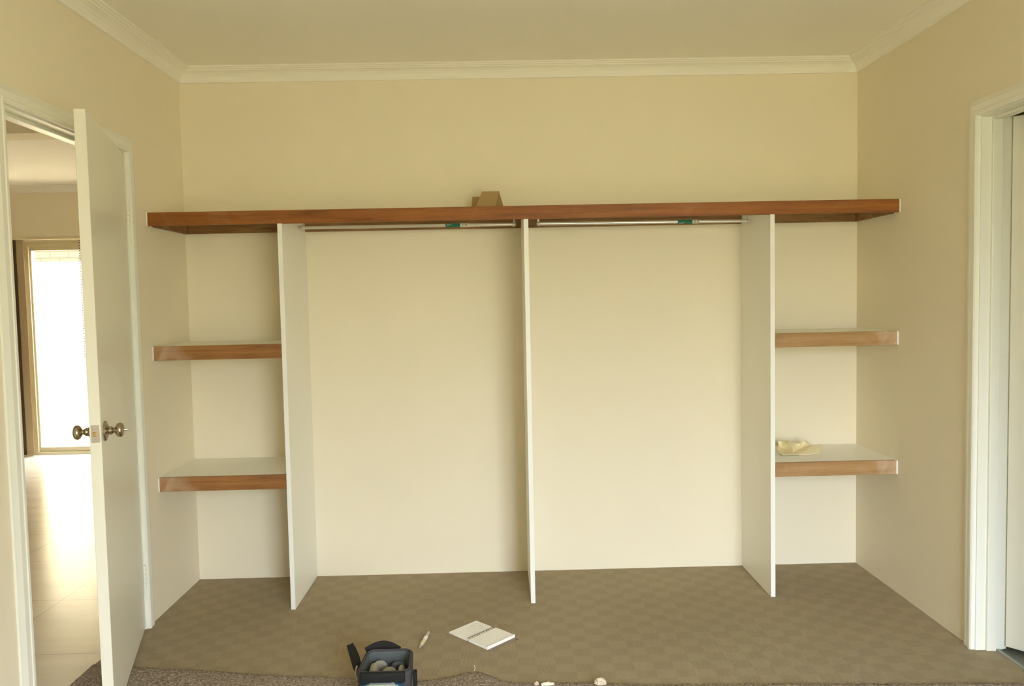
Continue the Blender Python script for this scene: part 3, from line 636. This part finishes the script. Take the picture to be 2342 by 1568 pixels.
for k in range(turns*14+1):
    a = 2*math.pi*k/14; pts.append((-.073+.146*k/(turns*14), -.0005+.0075*math.cos(a), .0085+.0072*math.sin(a)))
obj('spiral', tube(bm, pts, .0009, 6), 'wire', r, True, False)
bm = bmesh.new()
for ln in ([(.020, .085), (.026, .092), (.034, .082), (.040, .090)], [(.045, .070), (.050, .060), (.056, .068), (.062, .058)], [(.010, .060), (.022, .056)], [(.030, .045), (.044, .041), (.052, .046)], [(.052, .096), (.058, .090)]):
    tube(bm, [(x, y_, .0062+.0012*math.sin(math.pi*(y_-.0045)/.1115)+.0001) for x, y_ in ln], .0005, 4)
obj('pencil_marks', bm, 'ink', lp, False, False)

# pen on the carpet
a, c = Vector((1.243, -.742)), Vector((1.218, -.884)); dv = c-a; L = dv.length
r = thing('pen', (a.x, a.y, .0085), 'white and ivory pen lying on the beige carpet near the notebook', 'pen', rz=math.atan2(dv.y, dv.x))
Ry = Matrix.Rotation(math.pi/2, 4, 'Y')
obj('cap', lathe([(0, 0), (.0055, .0), (.0068, .002), (.0072, .040), (.0066, .044), (0, .044)], Ry, 20), 'pengrey', r, True, False)
obj('barrel', lathe([(0, .0435), (.0078, .0435), (.0082, .050), (.0080, .078), (0, .078)], Ry, 20), 'penw', r, True, False)
obj('grip', lathe([(0, .0778), (.0082, .0778), (.0085, .090), (.0074, .112), (.0052, .124), (0, .124)], Ry, 20), 'peny', r, True, False)
obj('tip', lathe([(0, .1238), (.0050, .1238), (.0032, .136), (.0012, L), (0, L)], Ry, 20), 'pengrey', r, True, False)
obj('clip', bevel(bx((.004, -.002, .0062), (.042, .002, .0085)), .0006, 1), 'pengrey', r, False, False)

# open camera bag
BX, BY, BZ = 1.149, -1.292, .150
r = thing('camera_bag', (BX, BY, .0125), 'small grey and blue padded bag standing open on the carpet', 'bag', rz=math.radians(0))
ZF = .0
def rrect(w_, d_, rad, z, n=6, dy=0.):
    out = []
    for cx_, cy_, a0 in ((w_/2-rad, d_/2-rad, 0), (-w_/2+rad, d_/2-rad, 90), (-w_/2+rad, -d_/2+rad, 180), (w_/2-rad, -d_/2+rad, 270)):
        for k in range(n+1):
            t = math.radians(a0+90*k/n); px_, py_ = cx_+rad*math.cos(t), cy_+rad*math.sin(t); out.append(Vector((px_*(1-.11*(py_/d_+.5)), py_+dy, z)))
    return out
def loft(loops, cap0=True, cap1=True):
    bm = bmesh.new(); R = [[bm.verts.new(p) for p in lp_] for lp_ in loops]; n = len(R[0])
    for A, B in zip(R, R[1:]):
        for k in range(n): bm.faces.new((A[k], A[(k+1) % n], B[(k+1) % n], B[k]))
    if cap0: bm.faces.new(R[0][::-1])
    if cap1: bm.faces.new(R[-1])
    bmesh.ops.recalc_face_normals(bm, faces=list(bm.faces)); return bm
W_, D_ = .190, .186; HB = BZ-.0125
obj('shell', loft([rrect(W_*.86, D_*.84, .030, 0), rrect(W_*.90, D_*.88, .034, .008), rrect(W_*.97, D_*.96, .036, HB*.55), rrect(W_, D_, .036, HB-.008), rrect(W_-.004, D_-.004, .034, HB), rrect(W_-.018, D_-.018, .028, HB+.001), rrect(W_-.024, D_-.024, .026, HB-.004), rrect(W_-.026, D_-.026, .026, HB-.02)], True, False), 'bag', r, True, False)
obj('lining', loft([rrect(W_-.0255, D_-.0255, .026, HB-.004), rrect(W_-.034, D_-.034, .024, HB*.6), rrect(W_-.042, D_-.042, .022, .024), rrect(W_-.06, D_-.06, .018, .018)], False, True), 'lining', r, True, False)
zp = tube(bmesh.new(), rrect(W_-.018, D_-.018, .028, HB+.0015), .0028, 8, closed=True)
obj('rim_piping', zp, 'bag', r, True, False)
def pillow(cx_, cy_, cz_, sx_, sy_, sz_, tilt=(0, 0, 0), e=2.8):
    bm = bmesh.new(); bmesh.ops.create_cube(bm, size=2); bmesh.ops.subdivide_edges(bm, edges=list(bm.edges), cuts=5, use_grid_fill=True)
    for v in bm.verts:
        p = v.co; q = (abs(p.x)**e+abs(p.y)**e+abs(p.z)**e)**(1/e); v.co = Vector((p.x/q*sx_, p.y/q*sy_, p.z/q*sz_))
    from mathutils import Euler
    bm.transform(Matrix.Translation((cx_, cy_, cz_)) @ Euler([math.radians(t) for t in tilt]).to_matrix().to_4x4()); return bm
for q in ((-.044, -.016, .072, .018, .056, .055, (4, 0, 4)), (.006, -.024, .066, .030, .044, .054, (0, 6, -4)), (.056, -.020, .070, .014, .050, .053, (0, -6, 3))):
    obj('divider', pillow(*q), 'pad', r, True, False)
obj('divider', pillow(-.030, .046, .076, .026, .008, .046, (12, 0, 4)), 'pad', r, True, False)
obj('divider', pillow(.035, .050, .070, .030, .008, .046, (14, 0, -3)), 'lining', r, True, False)
fy = -D_/2
# front: black padded band, blue pocket with a pale panel
o = obj('front_band', bevel(box(bmesh.new(), (-W_/2+.017, fy-.006, HB-.034), (W_/2-.020, fy+.012, HB+.003)), .005, 3), 'bagblack', r, True, False); o['label'] = 'black padded front edge'
pk = obj('front_pocket', pillow(-.002, fy-.004, .059, .074, .026, .050, (-3, 0, 0), 5), 'bagblue', r, True, False); pk['label'] = 'blue front pocket'
o = obj('pocket_panel', pillow(-.002, fy-.017, .062, .060, .020, .0475, (-3, 0, 0), 7), 'baglight', pk, True, False); o['label'] = 'pale grey pocket face'
# webbing: flap strap standing out to one side, carry handle behind, buckle on the other side
tip = pix(798, 1474, -1.150); tip = tip - Vector((BX, BY, .0125))
low = Vector((-W_/2-.002, -.004, .096)); mid = (tip+low)/2 + Vector((-.003, 0, -.002))
sp = [low, low*.6+mid*.4+Vector((-.004, 0, 0)), mid, mid*.45+tip*.55, tip, tip+Vector((.008, -.004, .004)), mid*.5+tip*.5+Vector((.012, .002, .006)), mid+Vector((.014, .004, .006)), Vector((-W_/2-.002, .022, .098))]
o = obj('side_strap', ribbon(bmesh.new(), sp, .017, .003, (1, .3, .45)), 'bagblack', r, False, False); o['label'] = 'black webbing strap'
obj('strap_slider', bevel(box(bmesh.new(), (-W_/2-.016, -.002, .088), (-W_/2-.011, .026, .112)), .0012, 1), 'pengrey', o, False, False)
hp = [(-.088+.118*t, D_/2+.004+.016*math.sin(math.pi*t), HB-.020+.026*math.sin(math.pi*(t*.72+.14))**1.2) for t in [k/14 for k in range(15)]]
obj('carry_handle', ribbon(bmesh.new(), hp, .030, .004, (0, .5, .85)), 'bagblack', r, True, False)
obj('side_buckle', bevel(bx((W_/2+.001, -.055, .070), (W_/2+.014, -.030, .120)), .003), 'bagblack', r, True, False)
